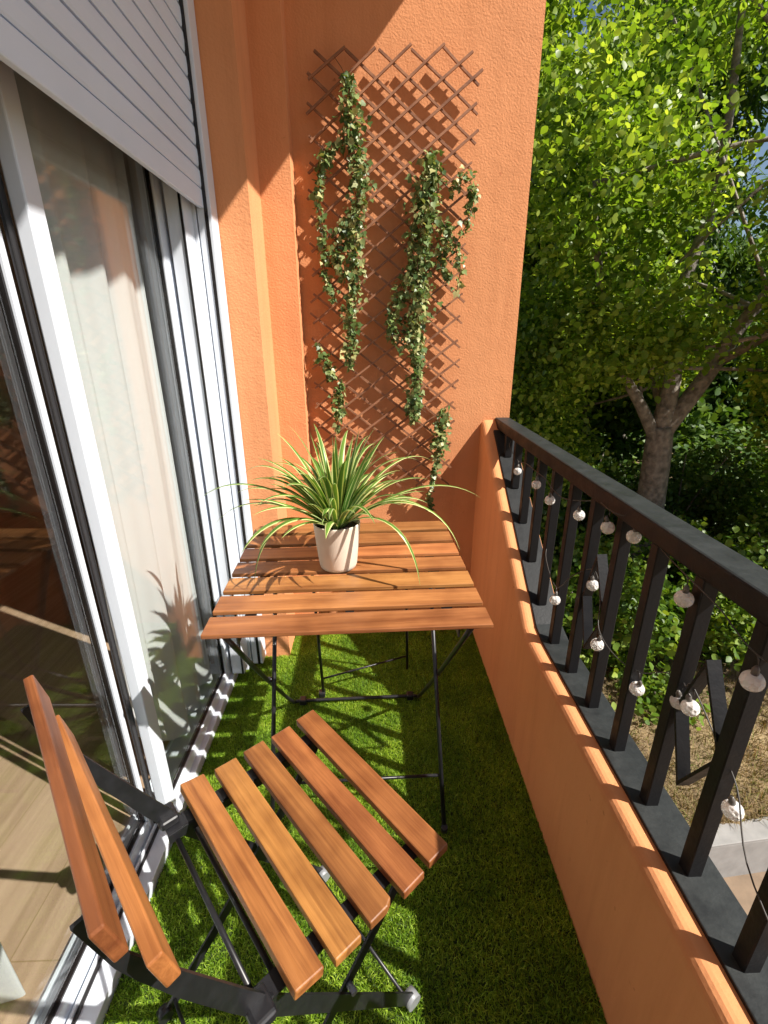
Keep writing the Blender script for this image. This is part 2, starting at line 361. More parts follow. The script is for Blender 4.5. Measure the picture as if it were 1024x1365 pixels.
# planted bank behind a low retaining wall, rising gently away from the house
bm = bmesh.new()
nx, ny = 60, 60; vs = []
for j in range(ny + 1):
    for i in range(nx + 1):
        x = -2 + 24 * (i / nx); y0 = 2.56 + 0.098 * (x - 1.7); y = y0 + 0.1 + 22 * (j / ny) ** 1.4
        z = -2.86 + 0.10 * (y - y0) + 0.06 * math.sin(x * 1.7) * math.sin(y * 1.3) * min(1, (y - y0) / 1.0) + random.uniform(-.015, .015)
        vs.append(bm.verts.new((x, y, z)))
for j in range(ny):
    for i in range(nx):
        a = j * (nx + 1) + i; f = bm.faces.new([vs[a], vs[a + 1], vs[a + nx + 2], vs[a + nx + 1]]); f.smooth = True
tag(obj('terrain', bm, M_ground), kind='structure')
def bankz(x, y):
    y0 = 2.56 + 0.098 * (x - 1.7)
    return -2.86 + 0.10 * (y - y0) + 0.06 * math.sin(x * 1.7) * math.sin(y * 1.3) * min(1, max(0, (y - y0)) / 1.0)
bm = bmesh.new(); ang = math.atan(0.098)
Mr = Matrix.Translation((1.7, 2.56, 0)) @ Matrix.Rotation(ang, 4, 'Z')
box(bm, (-4.0, -0.02, -3.45), (12, 0.16, -2.86), 0.006, M=Mr)
box(bm, (-4.02, -0.022, -2.86), (12.02, 0.16, -2.835), 0.006, M=Mr)
tag(obj('retaining_wall', bm, M_concrete), 'low pale concrete retaining wall between the paving and the dry grass bank', 'wall')

# dry grass on the bank
def blades(P, h, wd, lean, seed, bend=0.5):
    r = np.random.default_rng(seed); n = len(P)
    a = r.uniform(0, 2 * PI, n); d = np.stack([np.cos(a), np.sin(a), np.zeros(n)], 1)
    a2 = r.uniform(0, 2 * PI, n); l = np.stack([np.cos(a2), np.sin(a2), np.zeros(n)], 1)
    H = r.uniform(h[0], h[1], n)[:, None]; W = r.uniform(wd[0], wd[1], n)[:, None] / 2; L = r.uniform(0, lean, n)[:, None] * H
    up = np.array([[0, 0, 1.0]])
    b0 = P - d * W; b1 = P + d * W; m = P + up * H * 0.55 + l * L * (1 - bend) * .6; m0 = m - d * W * .8; m1 = m + d * W * .8
    t = P + up * H * np.clip(1 - L / H * .35, .3, 1) + l * L
    V = np.stack([b0, b1, m1, m0, t], 1).reshape(-1, 3); k = np.arange(n)[:, None] * 5
    return V, k + np.array([[0, 1, 2, 3]]), k + np.array([[3, 2, 4]])
n = 60000
X = rng.uniform(0.9, 9.5, n); Y = 2.7 + 0.098 * (X - 1.7) + rng.uniform(0, 1, n) ** 1.5 * 4.2
P = np.stack([X, Y, np.array([bankz(x, y) for x, y in zip(X, Y)]) - .01], 1)
V, q, t = blades(P, (0.03, 0.15), (0.004, 0.010), 1.6, 3)
tag(np_obj('dry_grass', V, q, t, M_dry), kind='stuff')

# ------------------------------------------------------------------ leaves and trees
LT = np.array([(0, 0, 0), (0.26, 0.16, 0.05), (0.40, 0.48, 0.09), (0.22, 0.80, 0.05), (0, 1, -0.04), (-0.22, 0.80, 0.05), (-0.40, 0.48, 0.09), (-0.26, 0.16, 0.05)], float)
LQ = np.array([(0, 1, 2, 3), (0, 3, 4, 5), (0, 5, 6, 7)])
def leafcloud(P, size, seed, up=0.35, out=None, droop=0.3, tmpl=LT, faces=LQ):
    """one small folded leaf per point; normals biased upward"""
    r = np.random.default_rng(seed); n = len(P)
    nrm = r.normal(size=(n, 3)); nrm /= np.linalg.norm(nrm, axis=1)[:, None]; nrm[:, 2] += up * 2
    if out is not None: nrm += out
    nrm /= np.linalg.norm(nrm, axis=1)[:, None]
    d = r.normal(size=(n, 3)); d[:, 2] -= droop * 2; d -= (d * nrm).sum(1)[:, None] * nrm; d /= np.linalg.norm(d, axis=1)[:, None] + 1e-9
    s = np.cross(d, nrm); S = r.uniform(size[0], size[1], n)
    T = tmpl * np.array([1, 1, 1.0])
    V = P[:, None, :] + S[:, None, None] * (s[:, None, :] * T[None, :, 0:1] + d[:, None, :] * T[None, :, 1:2] + nrm[:, None, :] * T[None, :, 2:3])
    k = (np.arange(n) * len(T))[:, None, None]
    return V.reshape(-1, 3), (k + faces[None]).reshape(-1, 4)

def crown_points(ells, n_clump, per, clump_r, seed, shell=0.55):
    """clumps of leaves scattered through a union of ellipsoids (centre, radii, weight)"""
    r = np.random.default_rng(seed); pts = []
    wts = np.array([e[2] for e in ells], float); wts /= wts.sum()
    for e, cnt in zip(ells, np.round(wts * n_clump).astype(int)):
        u = r.normal(size=(cnt, 3)); u /= np.linalg.norm(u, axis=1)[:, None]
        rad = (shell + (1 - shell) * r.uniform(0, 1, cnt)) * np.where(r.uniform(0, 1, cnt) < .22, r.uniform(.2, 1, cnt), 1)
        c = np.array(e[0]) + u * rad[:, None] * np.array(e[1])
        cr = r.uniform(clump_r[0], clump_r[1], cnt); m = np.maximum(6, (per * (cr / np.mean(clump_r)) ** 2).astype(int))
        for ci, ri, mi in zip(c, cr, m):
            q = r.normal(size=(mi, 3)) * ri * 0.5 * np.array([1, 1, .7]); pts.append(ci + q)
    return np.concatenate(pts)

def limbs(bm, base, tops, r0, seed):
    """trunk that forks into limbs and twigs"""
    rr = random.Random(seed)
    for path, rad in tops:
        tube(bm, smooth_path(path, 5), [rad[0] + (rad[1] - rad[0]) * (i / (5 * (len(path) - 1))) for i in range(5 * (len(path) - 1) + 1)], 9)

def tree(name, label, cat, loc, trunk_paths, ells, n_clump, per, clump_r, leaf, mleaf, seed, group=None, twigs=0, **kw):
    t = empty(name, loc); tag(t, label, cat, group)
    bm = bmesh.new(); limbs(bm, None, trunk_paths, 0, seed)
    rr = random.Random(seed)
    for _ in range(twigs):
        pth, rad = rr.choice(trunk_paths[1:] or trunk_paths); k = rr.randrange(1, len(pth)); p = Vector(pth[k])
        e = rr.choice(ells); q = Vector(e[0]) + Vector([rr.uniform(-.8, .8) * c for c in e[1]])
        mid = (p + q) / 2 + Vector((rr.uniform(-.2, .2), rr.uniform(-.2, .2), rr.uniform(-.1, .3)))
        tube(bm, smooth_path([p, mid, q], 4), [rad[1] * .6 + .012 - (rad[1] * .6) * i / 8 for i in range(9)], 5)
    obj('trunk', bm, M_bark, t)
    P = crown_points(ells, n_clump, per, clump_r, seed + 1, kw.get('shell', .55))
    V, q = leafcloud(P, leaf, seed + 2, up=kw.get('up', .35), droop=kw.get('droop', .3), tmpl=kw.get('tmpl', LT))
    np_obj('crown', V, q, None, mleaf, t)
    return t

# the big light green tree in front of the railing  (loc = foot of the trunk)
bx, by = 3.82, 6.0; bz = bankz(bx, by) - .05
def L(x, y, z): return (x - bx, y - by, z - bz)
tp = [([L(3.86, 6.0, bz), L(3.84, 6.0, -1.6), L(3.78, 6.0, -0.4), L(3.74, 6.0, 0.1)], (0.21, 0.155)),
      ([L(3.70, 6.0, -0.05), L(3.42, 5.95, 0.35), L(3.05, 5.9, 0.85), L(2.6, 5.7, 1.6), L(2.2, 5.4, 2.6)], (0.085, 0.03)),
      ([L(3.74, 6.0, 0.0), L(3.78, 6.02, 0.7), L(3.72, 6.1, 1.6), L(3.9, 6.1, 2.8), L(3.7, 6.0, 4.4)], (0.13, 0.03)),
      ([L(3.78, 6.0, 0.0), L(4.15, 5.95, 0.7), L(4.45, 5.8, 1.5), L(4.9, 5.4, 2.4), L(5.3, 5.0, 3.6)], (0.12, 0.03)),
      ([L(4.25, 5.9, 0.9), L(4.3, 5.2, 1.3), L(4.1, 4.4, 1.9), L(3.8, 3.8, 2.5)], (0.06, 0.018)),
      ([L(3.8, 6.05, 0.3), L(3.6, 6.8, 1.4), L(3.2, 7.6, 2.6)], (0.09, 0.025))]
el = [(L(3.9, 3.9, 2.6), (1.1, 0.8, 0.9), 0.9), (L(4.6, 4.4, 1.5), (1.0, 0.9, 0.8), 0.9), (L(5.6, 4.9, 2.6), (1.3, 1.1, 1.2), 0.7),
      (L(2.5, 5.6, 2.8), (1.0, 1.1, 1.3), 1.1), (L(3.8, 6.4, 4.6), (1.6, 1.3, 1.0), 0.7), (L(2.3, 6.4, 1.2), (0.8, 0.9, 0.9), 0.9), (L(2.4, 6.6, -0.2), (0.8, 0.7, 0.7), 0.7), (L(4.9, 5.0, .9), (.7, .6, .5), .5), (L(2.9, 5.4, 1.3), (.7, .6, .6), .6), (L(3.9, 6.9, 1.2), (1.2, .5, .9), .7), (L(6.4, 5.6, 0.2), (0.9, 0.8, 0.8), .6),
      (L(5.6, 5.6, 0.7), (1.0, 0.9, 0.7), 0.7), (L(3.3, 7.6, 3.0), (1.5, 1.1, 1.6), 0.9)]
tree('broadleaf_tree', 'tall broadleaf tree with a forked grey trunk and light green leaves beyond the railing', 'tree', (bx, by, bz), tp, el, 1100, 66, (0.16, 0.44), (0.032, 0.096), M_leafA, 21, twigs=18)

# darker evergreens behind it
NT = np.array([(0, 0, 0), (0.07, 0.2, 0.02), (0.09, 0.5, 0.03), (0.06, 0.8, 0.02), (0, 1, 0), (-0.06, 0.8, 0.02), (-0.09, 0.5, 0.03), (-0.07, 0.2, 0.02)], float)
def simple_tree(name, label, x, y, top, rad, mleaf, seed, n, per, leaf, tr=0.16, tmpl=LT, group=None, low=None, droop=.3):
    z0 = bankz(x, y) - .1; H = top - z0; low = H * .28 if low is None else low
    rr = random.Random(seed)
    tp = [([(0, 0, 0), (.05, 0, H * .35), (0, .05, H * .7), (0.02, 0, H * .95)], (tr, tr * .25))]
    el = []
    for k in range(7):
        h = low + (H - low) * (k + .6) / 7.2; a = rr.uniform(0, 6.28); rr_ = rad * (1 - .55 * (k / 7) ** 1.4)
        c = (math.cos(a) * rad * .3, math.sin(a) * rad * .3, h)
        el.append((c, (rr_ * .85, rr_ * .85, (H - low) / 7 * 1.1), rr_)); tp.append(([(0, 0, h * .6), (c[0] * .6, c[1] * .6, h * .85), c], (tr * .35, tr * .1)))
    return tree(name, label, 'tree', (x, y, z0), tp, el, n, per, (0.25, 0.55), leaf, mleaf, seed, group=group, twigs=14, tmpl=tmpl, droop=droop)
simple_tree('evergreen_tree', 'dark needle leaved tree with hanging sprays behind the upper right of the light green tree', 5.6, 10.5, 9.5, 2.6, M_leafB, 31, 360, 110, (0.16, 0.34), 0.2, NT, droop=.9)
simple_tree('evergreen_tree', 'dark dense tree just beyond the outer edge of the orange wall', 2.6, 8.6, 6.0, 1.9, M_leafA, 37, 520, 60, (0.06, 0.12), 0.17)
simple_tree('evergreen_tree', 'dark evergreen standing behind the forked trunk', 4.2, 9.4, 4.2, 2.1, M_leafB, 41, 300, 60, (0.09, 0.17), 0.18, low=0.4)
simple_tree('garden_tree', 'mid green tree at the far right behind the handrail', 8.2, 7.6, 6.4, 2.3, M_leafA, 43, 480, 60, (0.06, 0.12), 0.18, low=0.5)
simple_tree('garden_tree', 'bushy green tree to the right of the frame reflected in the door glass', 9.0, 2.8 + 1.2, 4.6, 2.2, M_leafA, 47, 260, 44, (0.08, 0.15), 0.18)
# backdrop wood
def wood_mass():
    r = np.random.default_rng(5); ells = []
    for k in range(26):
        x = -2 + k * 1.0 + r.uniform(-.4, .4); y = 15 + r.uniform(-1, 2.5) - max(0, x - 12) * .6
        h = r.uniform(2.6, 4.6); ells.append(((x, y, -1.5 + h * .5), (1.6, 1.3, h * .95), 1))
    P = crown_points(ells, 900, 46, (0.35, 0.8), 77, .6); V, q = leafcloud(P, (0.16, 0.30), 78)
    tag(np_obj('distant_wood', V, q, None, M_leafB), kind='stuff')
wood_mass()

# shrubs on the bank below the tree
def shrub(x, y, r_, h, seed, m, label, n=110, per=60, leaf=(0.045, 0.10), name='shrub'):
    z0 = bankz(x, y) - .05; t = empty(name, (x, y, z0)); tag(t, label, 'shrub', 'shrubs on the bank below the tree')
    rr = random.Random(seed); bm = bmesh.new()
    for k in range(7):
        a = rr.uniform(0, 6.28); q = (math.cos(a) * r_ * .6, math.sin(a) * r_ * .6, h * rr.uniform(.5, .9))
        tube(bm, smooth_path([(0, 0, 0), (q[0] * .3, q[1] * .3, q[2] * .5), q], 4), [.022 - .0018 * i for i in range(9)], 5)
    obj('stem', bm, M_bark, t)
    P = crown_points([((0, 0, h * .5), (r_, r_, h * .52), 1), ((r_ * .4, -r_ * .3, h * .35), (r_ * .7, r_ * .7, h * .35), .5)], n, per, (0.14, 0.30), seed, .45)
    P[:, 2] = np.maximum(P[:, 2], 0.02)
    V, q = leafcloud(P, leaf, seed + 1); np_obj('foliage', V, q, None, m, t)
shrub(2.75, 5.0, 0.90, 1.75, 51, M_leafC, 'rounded green shrub nearest the house wall, left of the forked trunk')
shrub(4.0, 5.15, 0.95, 1.75, 52, M_leafC, 'bright green shrub in front of the forked trunk', n=150)
shrub(5.5, 5.2, 1.05, 1.95, 53, M_leafA, 'light green shrub right of the forked trunk', n=170)
shrub(7.0, 5.3, 1.1, 2.2, 54, M_leafC, 'large green shrub at the right edge behind the handrail', n=170)
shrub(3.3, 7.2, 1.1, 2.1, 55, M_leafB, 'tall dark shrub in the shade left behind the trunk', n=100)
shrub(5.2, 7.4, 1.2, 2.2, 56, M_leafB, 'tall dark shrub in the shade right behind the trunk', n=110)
shrub(2.0, 6.6, 0.9, 2.0, 57, M_leafC, 'tall shrub showing between the first balusters beside the orange wall', n=90)
shrub(3.15, 4.15, 0.30, 0.35, 58, M_leafC, 'small low green plant on the dry grass', n=16, leaf=(0.05, 0.09))
# creeping ground cover between the shrubs
n = 17000; X = rng.uniform(1.2, 9.5, n); Y = 4.55 + 0.1 * (X - 1.7) + rng.uniform(0, 1, n) * 4.5 + 0.25 * np.sin(X * 2.3)
P = np.stack([X, Y, np.array([bankz(x, y) for x, y in zip(X, Y)]) + rng.uniform(0, .22, n)], 1)
V, q = leafcloud(P, (0.05, 0.11), 91, up=.8); tag(np_obj('ground_cover', V, q, None, M_leafC), kind='stuff')

n = 16000; X = rng.uniform(-1, 20, n); Y = rng.uniform(8.5, 17, n)
P = np.stack([X, Y, np.array([bankz(x, y) for x, y in zip(X, Y)]) + rng.uniform(0, .5, n)], 1)
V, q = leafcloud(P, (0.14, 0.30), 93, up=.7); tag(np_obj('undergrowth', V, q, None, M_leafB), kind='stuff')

# ------------------------------------------------------------------ the house: balcony structure
bm = bmesh.new(); box(bm, (-0.60, -1.8, -0.28), (0.545, 2.1, -0.012)); tag(obj('floor', bm, M_base), kind='structure')
bm = bmesh.new()
prism(bm, [(-0.44, 1.60), (-0.347, 1.605), (-0.347, 1.78), (-0.246, 1.78), (-0.246, 1.86), (0.545, 1.86), (0.545, 2.3), (-0.62, 2.3), (-0.62, 1.60)], -3.4, 6.0, 'z')
tag(obj('trellis_wall', bm, M_wall), 'orange stucco end wall of the balcony with stepped pilasters behind the trellis', 'wall')
# balcony above
bm = bmesh.new(); box(bm, (-0.44, -1.8, 2.62), (0.522, 1.86, 2.85), 0.004)
tag(obj('balcony_slab', bm, M_slab), 'underside slab of the balcony above', 'ceiling')
# facade wall around the door
bm = bmesh.new(); box(bm, (-0.62, -1.8, 2.18), (-0.44, 1.60, 6.0)); box(bm, (-0.62, -1.8, -3.4), (-0.44, -0.70, 2.18)); box(bm, (-0.62, -0.70, -3.4), (-0.601, 1.60, -0.03))
tag(obj('facade_wall', bm, M_wall), 'orange facade wall around the sliding glass door', 'wall')
# parapet with sloping end
prof = [(-1.8, -0.28), (1.86, -0.28), (1.86, 0.902), (1.84, 0.895), (1.205, 0.455), (1.155, 0.418), (1.10, 0.405), (-1.8, 0.405)]
bm = bmesh.new(); prism(bm, prof, 0.432, 0.549, 'x')
ed = [e for e in bm.edges if all(abs(v.co.x - .432) < 1e-4 and v.co.z > .3 for v in e.verts) and abs(e.verts[0].co.y - e.verts[1].co.y) > .001]
bmesh.ops.bevel(bm, geom=ed, offset=0.021, segments=5, profile=0.5, affect='EDGES')
for f in bm.faces: f.smooth = False
tag(obj('parapet_wall', bm, M_par), 'low orange parapet along the balcony that ramps up to the handrail at the trellis wall', 'wall')

# ------------------------------------------------------------------ railing
rail = empty('balcony_railing', (0.51, 0, 0.405)); tag(rail, 'black iron railing with square balusters and diamond ornaments on the orange parapet', 'railing')
def RL(p): return (p[0] - 0.51, p[1], p[2] - 0.405)
def path_rail(y):
    if y < 1.10: return 0.412
    if y < 1.155: return 0.412 + (y - 1.10) / 0.055 * 0.014
    if y < 1.205: return 0.426 + (y - 1.155) / 0.05 * 0.036
    return 0.462 + (y - 1.205) * 0.693
bm = bmesh.new()
ys = [-1.8, 1.10, 1.155, 1.205, 1.80]
pr = [(y, path_rail(y)) for y in ys] + [(y, path_rail(y) - 0.040) for y in ys[::-1]]
prism(bm, [(a, b - .405) for a, b in pr], 0.470 - .51, 0.5465 - .51, 'x', 0.002, 2)
obj('bottom_rail', bm, M_rail, rail)
bm = bmesh.new(); box(bm, RL((0.488, -1.8, 0.874)), RL((0.545, 1.86, 0.912)), 0.004, 2)
obj('handrail', bm, M_rail, rail)
for k in range(-6, 12):
    y = 0.372 + 0.12 * k; z0 = path_rail(y) - .005
    if z0 > 0.86: continue
    bm = bmesh.new(); box(bm, RL((0.489, y - 0.0115, z0)), RL((0.514, y + 0.0115, 0.876)), 0.0018, 1); obj('baluster', bm, M_rail, rail)
for yc in (0.55, 0.91, 0.19, -0.17):
    bm = bmesh.new(); x = 0.503
    pts = [(x, yc - .047, .655), (x, yc + .012, .758), (x, yc + .047, .640)]
    flat_bar(bm, [RL(p) for p in pts], 0.005, 0.022, (1, 0, 0))
    pts = [(x, yc + .047, .640), (x, yc + .002, .528), (x, yc - .047, .628)]
    flat_bar(bm, [RL(p) for p in pts], 0.005, 0.022, (1, 0, 0))
    obj('diamond_ornament', bm, M_rail, rail)

# ------------------------------------------------------------------ string lights
sl = empty('string_lights', (0.48, 0.9, 0.8)); tag(sl, 'string of small crackle glass bulbs wound along the black railing', 'string lights')
up_b = [(1.49, .795), (1.306, .806), (1.192, .797), (1.010, .823), (.877, .847), (.782, .868), (.622, .833), (.472, .803)]
lo_b = [(1.073, .558), (.897, .702), (.837, .590), (.681, .608), (.578, .673), (.554, .683), (.440, .615)]
def S(p): return (p[0] - .48, p[1] - .9, p[2] - .8)
def hang(y, z):      # hang just inside a baluster, or in the gap between two
    xb = 0.474 if min(abs(y - (0.372 + .12 * k)) for k in range(12)) < .027 else 0.499
    return (xb, y * xb / .48, 1.217 + (z - 1.217) * xb / .48)
up_p = [hang(*p) for p in up_b]; lo_p = [hang(*p) for p in lo_b]
bm = bmesh.new()
def wire(P, first, last, sag):
    pts = list(first)
    for i, p in enumerate(P):
        pts.append((p[0], p[1] + .004, p[2] + .036))
        tube(bm, [S((p[0], p[1], p[2] + .024)), S((p[0], p[1] + .001, p[2] + .031)), S((p[0], p[1] + .004, p[2] + .036))], 0.0011, 5)
        if i < len(P) - 1:
            q = P[i + 1]; pts.append(((p[0] + q[0]) / 2 + (.006 if i % 2 else -.006), (p[1] + q[1]) / 2, (p[2] + q[2]) / 2 + .036 + sag * (1 - (i % 3))))
    tube(bm, smooth_path([S(p) for p in pts + list(last)], 6), 0.0011, 5)
wire(up_p, [(0.50, 1.66, .86), (0.48, 1.60, .85)], [(0.482, .37, .855), (0.482, .2, .80), (0.49, 0.0, .86)], .010)
wire(lo_p, [(0.50, 1.22, .66), (0.482, 1.17, .63)], [(0.478, .38, .56), (0.485, .22, .50), (.49, .05, .62)], .012)
obj('cable', bm, M_wire, sl)
bulb_src = None
for hp in up_p + lo_p:
    if bulb_src is None:
        bm = bmesh.new(); bmesh.ops.create_uvsphere(bm, u_segments=24, v_segments=16, radius=0.0136)
        for v in bm.verts:
            if v.co.z > 0.010: v.co.x *= .75; v.co.y *= .75
        b = obj('bulb', bm, M_bulb, sl, smooth=True); bulb_src = b
        bm = bmesh.new(); tube(bm, [(0, 0, .012), (0, 0, .019), (0, 0, .025)], [.0045, .0045, .002], 10)
        c = obj('bulb_cap', bm, M_bulbcap, b)
    else:
        b = bulb_src.copy(); COL.objects.link(b); b.parent = sl
        c0 = bulb_src.children[0].copy(); COL.objects.link(c0); c0.parent = b
    b.location = S(hp); b.rotation_euler = (random.uniform(-.3, .3), random.uniform(-.3, .3), random.uniform(0, 6))

# ------------------------------------------------------------------ sliding glass door
door = empty('sliding_door', (-0.56, 0.9, 0.0)); tag(door, 'white framed sliding glass door with two leaves beside the artificial turf', 'door')
def D(lo, hi): return (tuple(a - b for a, b in zip(lo, (-0.56, .9, 0))), tuple(a - b for a, b in zip(hi, (-0.56, .9, 0))))
def dbox(bm, lo, hi, bev=0.0015, mi=0):
    a, b = D(lo, hi); box(bm, a, b, bev, 2, mi=mi)
bm = bmesh.new()   # jamb: stepped profile
dbox(bm, (-0.62, 1.532, 0.0), (-0.483, 1.598, 2.16)); dbox(bm, (-0.62, 1.512, 0.0), (-0.492, 1.531, 2.16)); dbox(bm, (-0.535, 1.455, 0.03), (-0.490, 1.511, 2.16))
dbox(bm, (-0.62, -0.70, 0.0), (-0.483, -0.62, 2.16))
dbox(bm, (-0.62, -0.70, 2.10), (-0.483, 1.598, 2.175))
obj('door_frame', bm, M_white, door)
bm = bmesh.new(); dbox(bm, (-0.4985, 1.4515, 0.03), (-0.4925, 1.4545, 2.1), 0.0); obj('gasket', bm, M_gasket, door)
bm = bmesh.new()   # threshold with running tracks
dbox(bm, (-0.640, -0.70, -0.03), (-0.530, 1.53, 0.020), 0.002)
dbox(bm, (-0.577, -0.70, 0.0205), (-0.574, 1.53, 0.036), 0.0005)
dbox(bm, (-0.648, -0.70, -0.03), (-0.6405, 1.53, 0.030), 0.001)
obj('threshold', bm, M_white, door)
bm = bmesh.new(); dbox(bm, (-0.573, -0.70, 0.0203), (-0.566, 1.45, 0.024), 0.0); obj('brush_seal', bm, M_gasket, door)
def leaf(x0, x1, y0, y1, s0, s1):
    lf = bmesh.new()
    dbox(lf, (x0, y0, 0.024), (x1, y0 + s0, 2.10), .003); dbox(lf, (x0, y1 - s1, 0.024), (x1, y1, 2.10), .003)
    dbox(lf, (x0 + .001, y0 + s0, 0.024), (x1 - .001, y1 - s1, 0.062), .002); dbox(lf, (x0 + .001, y0 + s0, 2.04), (x1 - .001, y1 - s1, 2.10), .002)
    l = obj('door_leaf', lf, M_white, door)
    xm = (x0 + x1) / 2 if x0 > -.6 else x0 + .010
    g = bmesh.new(); dbox(g, (xm - .003, y0 + s0 - .004, 0.058), (xm + .003, y1 - s1 + .004, 2.045), 0.0); obj('glass_pane', g, M_glass, l)
    g = bmesh.new()
    for a, b in (((xm - .006, y0 + s0, .0625), (xm + .0075, y0 + s0 + .005, 2.04)), ((xm - .006, y1 - s1 - .005, .0625), (xm + .0075, y1 - s1, 2.04)), ((xm - .006, y0 + s0, .0622), (xm + .0075, y1 - s1, .0672))):
        dbox(g, a, b, 0.0)
    obj('gasket', g, M_gasket, l)
    return l
leaf(-0.572, -0.545, 0.890, 1.478, 0.045, 0.055)
leaf(-0.608, -0.583, -0.62, 0.872, 0.050, 0.012)
bm = bmesh.new(); dbox(bm, (-0.5805, 0.874, 0.03), (-0.5735, 0.889, 2.09), 0.001); dbox(bm, (-0.579, 0.8725, 0.03), (-0.5735, 0.8738, 2.09), 0.0); obj('gasket', bm, M_gasket, door)

# roller shutter
sh = empty('roller_shutter', (-0.458, 0.9, 1.55)); tag(sh, 'half lowered white roller shutter above the sliding door', 'shutter')
bm = bmesh.new(); pitch = 0.0485; z = 1.598; x0 = -0.458
bm2 = bmesh.new(); box(bm2, (-.013, -0.90 - .62, 0.0), (0.0, 0.633, 0.0455), 0.002); obj('bottom_bar', bm2, M_shut, sh)
i = 0
while z < 2.20:
    a = z - 1.55; yA, yB = -1.52, 0.633
    pf = [(-.010, a + .001), (-.002, a + .001), (0.0, a + .006), (0.0008, a + pitch * .5), (0.0, a + pitch - .008), (-.004, a + pitch - .0025), (-.010, a + pitch - .0025)]
    prism(bm, pf, yA, yB, 'y'); z += pitch; i += 1
obj('shutter_slats', bm, M_shut, sh)
bm = bmesh.new(); box(bm, (-.013, -1.52, 0.03), (-.0105, .633, .66)); obj('shutter_backing', bm, M_gasket, sh)
bm = bmesh.new()
box(bm, (-.022, 0.636, -1.54), (0.018, 0.697, 0.65), .002); obj('guide_rail', bm, M_white, sh)
bm = bmesh.new(); box(bm, (-.001, 0.6335, -1.54), (0.0085, 0.6358, 0.65), 0.0); obj('guide_slot_shade', bm, M_gasket, sh)  # black strip on the guide, painting in the shade of its slot

# ------------------------------------------------------------------ room behind the glass
bm = bmesh.new(); box(bm, (-4.2, -2.2, -0.08), (-0.6485, 3.4, 0.015)); tag(obj('room_floor', bm, M_oak), kind='structure')
bm = bmesh.new()
box(bm, (-4.3, -2.2, 0.015), (-4.2, 3.4, 2.5)); box(bm, (-4.2, 3.3, 0.015), (-0.62, 3.4, 2.5)); box(bm, (-4.2, -2.3, 0.015), (-0.62, -2.2, 2.5))
box(bm, (-0.66, 1.60, 0.015), (-0.625, 3.3, 2.5)); box(bm, (-0.66, -2.2, 0.015), (-0.625, -0.70, 2.5)); box(bm, (-4.2, -2.2, 2.5), (-0.62, 3.4, 2.6)); box(bm, (-0.66, -0.7, 2.16), (-0.625, 1.6, 2.5))
tag(obj('room_wall', bm, M_roomwall), 'dim beige walls of the room seen through the door glass', 'wall')

def curtain(name, label, y0, y1, x, zb, zt, folds, amp, seed, flare=0.0):
    r = random.Random(seed); nu, nv = 150, 60; V = []; ph = [r.uniform(0, 6.28) for _ in range(4)]
    for j in range(nv + 1):
        v = j / nv; zz = zt + (zb - zt) * v
        for i in range(nu + 1):
            u = i / nu
            uu = u + .012 * math.sin(v * 5 + ph[3])
            wv = math.sin(uu * folds * 2 * PI + ph[0] + .7 * math.sin(v * 3 + ph[1])) + .45 * math.sin(uu * folds * 3.3 * PI + ph[2] + v * 1.3)
            yy = y0 + (y1 - y0 + flare * v) * uu
            lift = 0.20 * max(0, (0.45 - u) / .45) ** 1.5 * v ** 6 if seed == 1 else 0
            V.append((x - amp * (0.5 + .5 * v) * (wv * .5 + .55) - (.004 * math.sin(v * 9) * v), yy, zz + lift))
    V = np.array(V); q = []
    for j in range(nv):
        for i in range(nu):
            a = j * (nu + 1) + i; q.append((a, a + 1, a + nu + 2, a + nu + 1))
    o = np_obj(name, V, np.array(q), None, M_curtain, smooth=True)
    return tag(o, label, 'curtain', 'sheer curtains inside the door')
curtain('curtain', 'sheer white curtain hanging behind the right hand glass leaf', 0.96, 1.405, -0.590, 0.045, 2.09, 3.4, 0.034, 1)
curtain('curtain', 'gathered sheer white curtain end on the room floor at the bottom left corner', 0.10, 0.565, -0.70, 0.02, 2.3, 6, 0.075, 2)

# ------------------------------------------------------------------ artificial turf
n = 250000
X = rng.uniform(-0.527, 0.431, n); Y = rng.uniform(0.12, 1.858, n)
keep = ~((X < -0.44) & (Y > 1.598)) & ~((X < -0.347) & (Y > 1.603)) & ~((X < -0.246) & (Y > 1.778)); X, Y = X[keep], Y[keep]
P = np.stack([X, Y, np.full(len(X), -0.0125)], 1)
V, q, t = blades(P, (0.009, 0.0165), (0.0014, 0.0026), 1.3, 8)
tag(np_obj('artificial_turf', V, q, t, M_turf), kind='stuff')

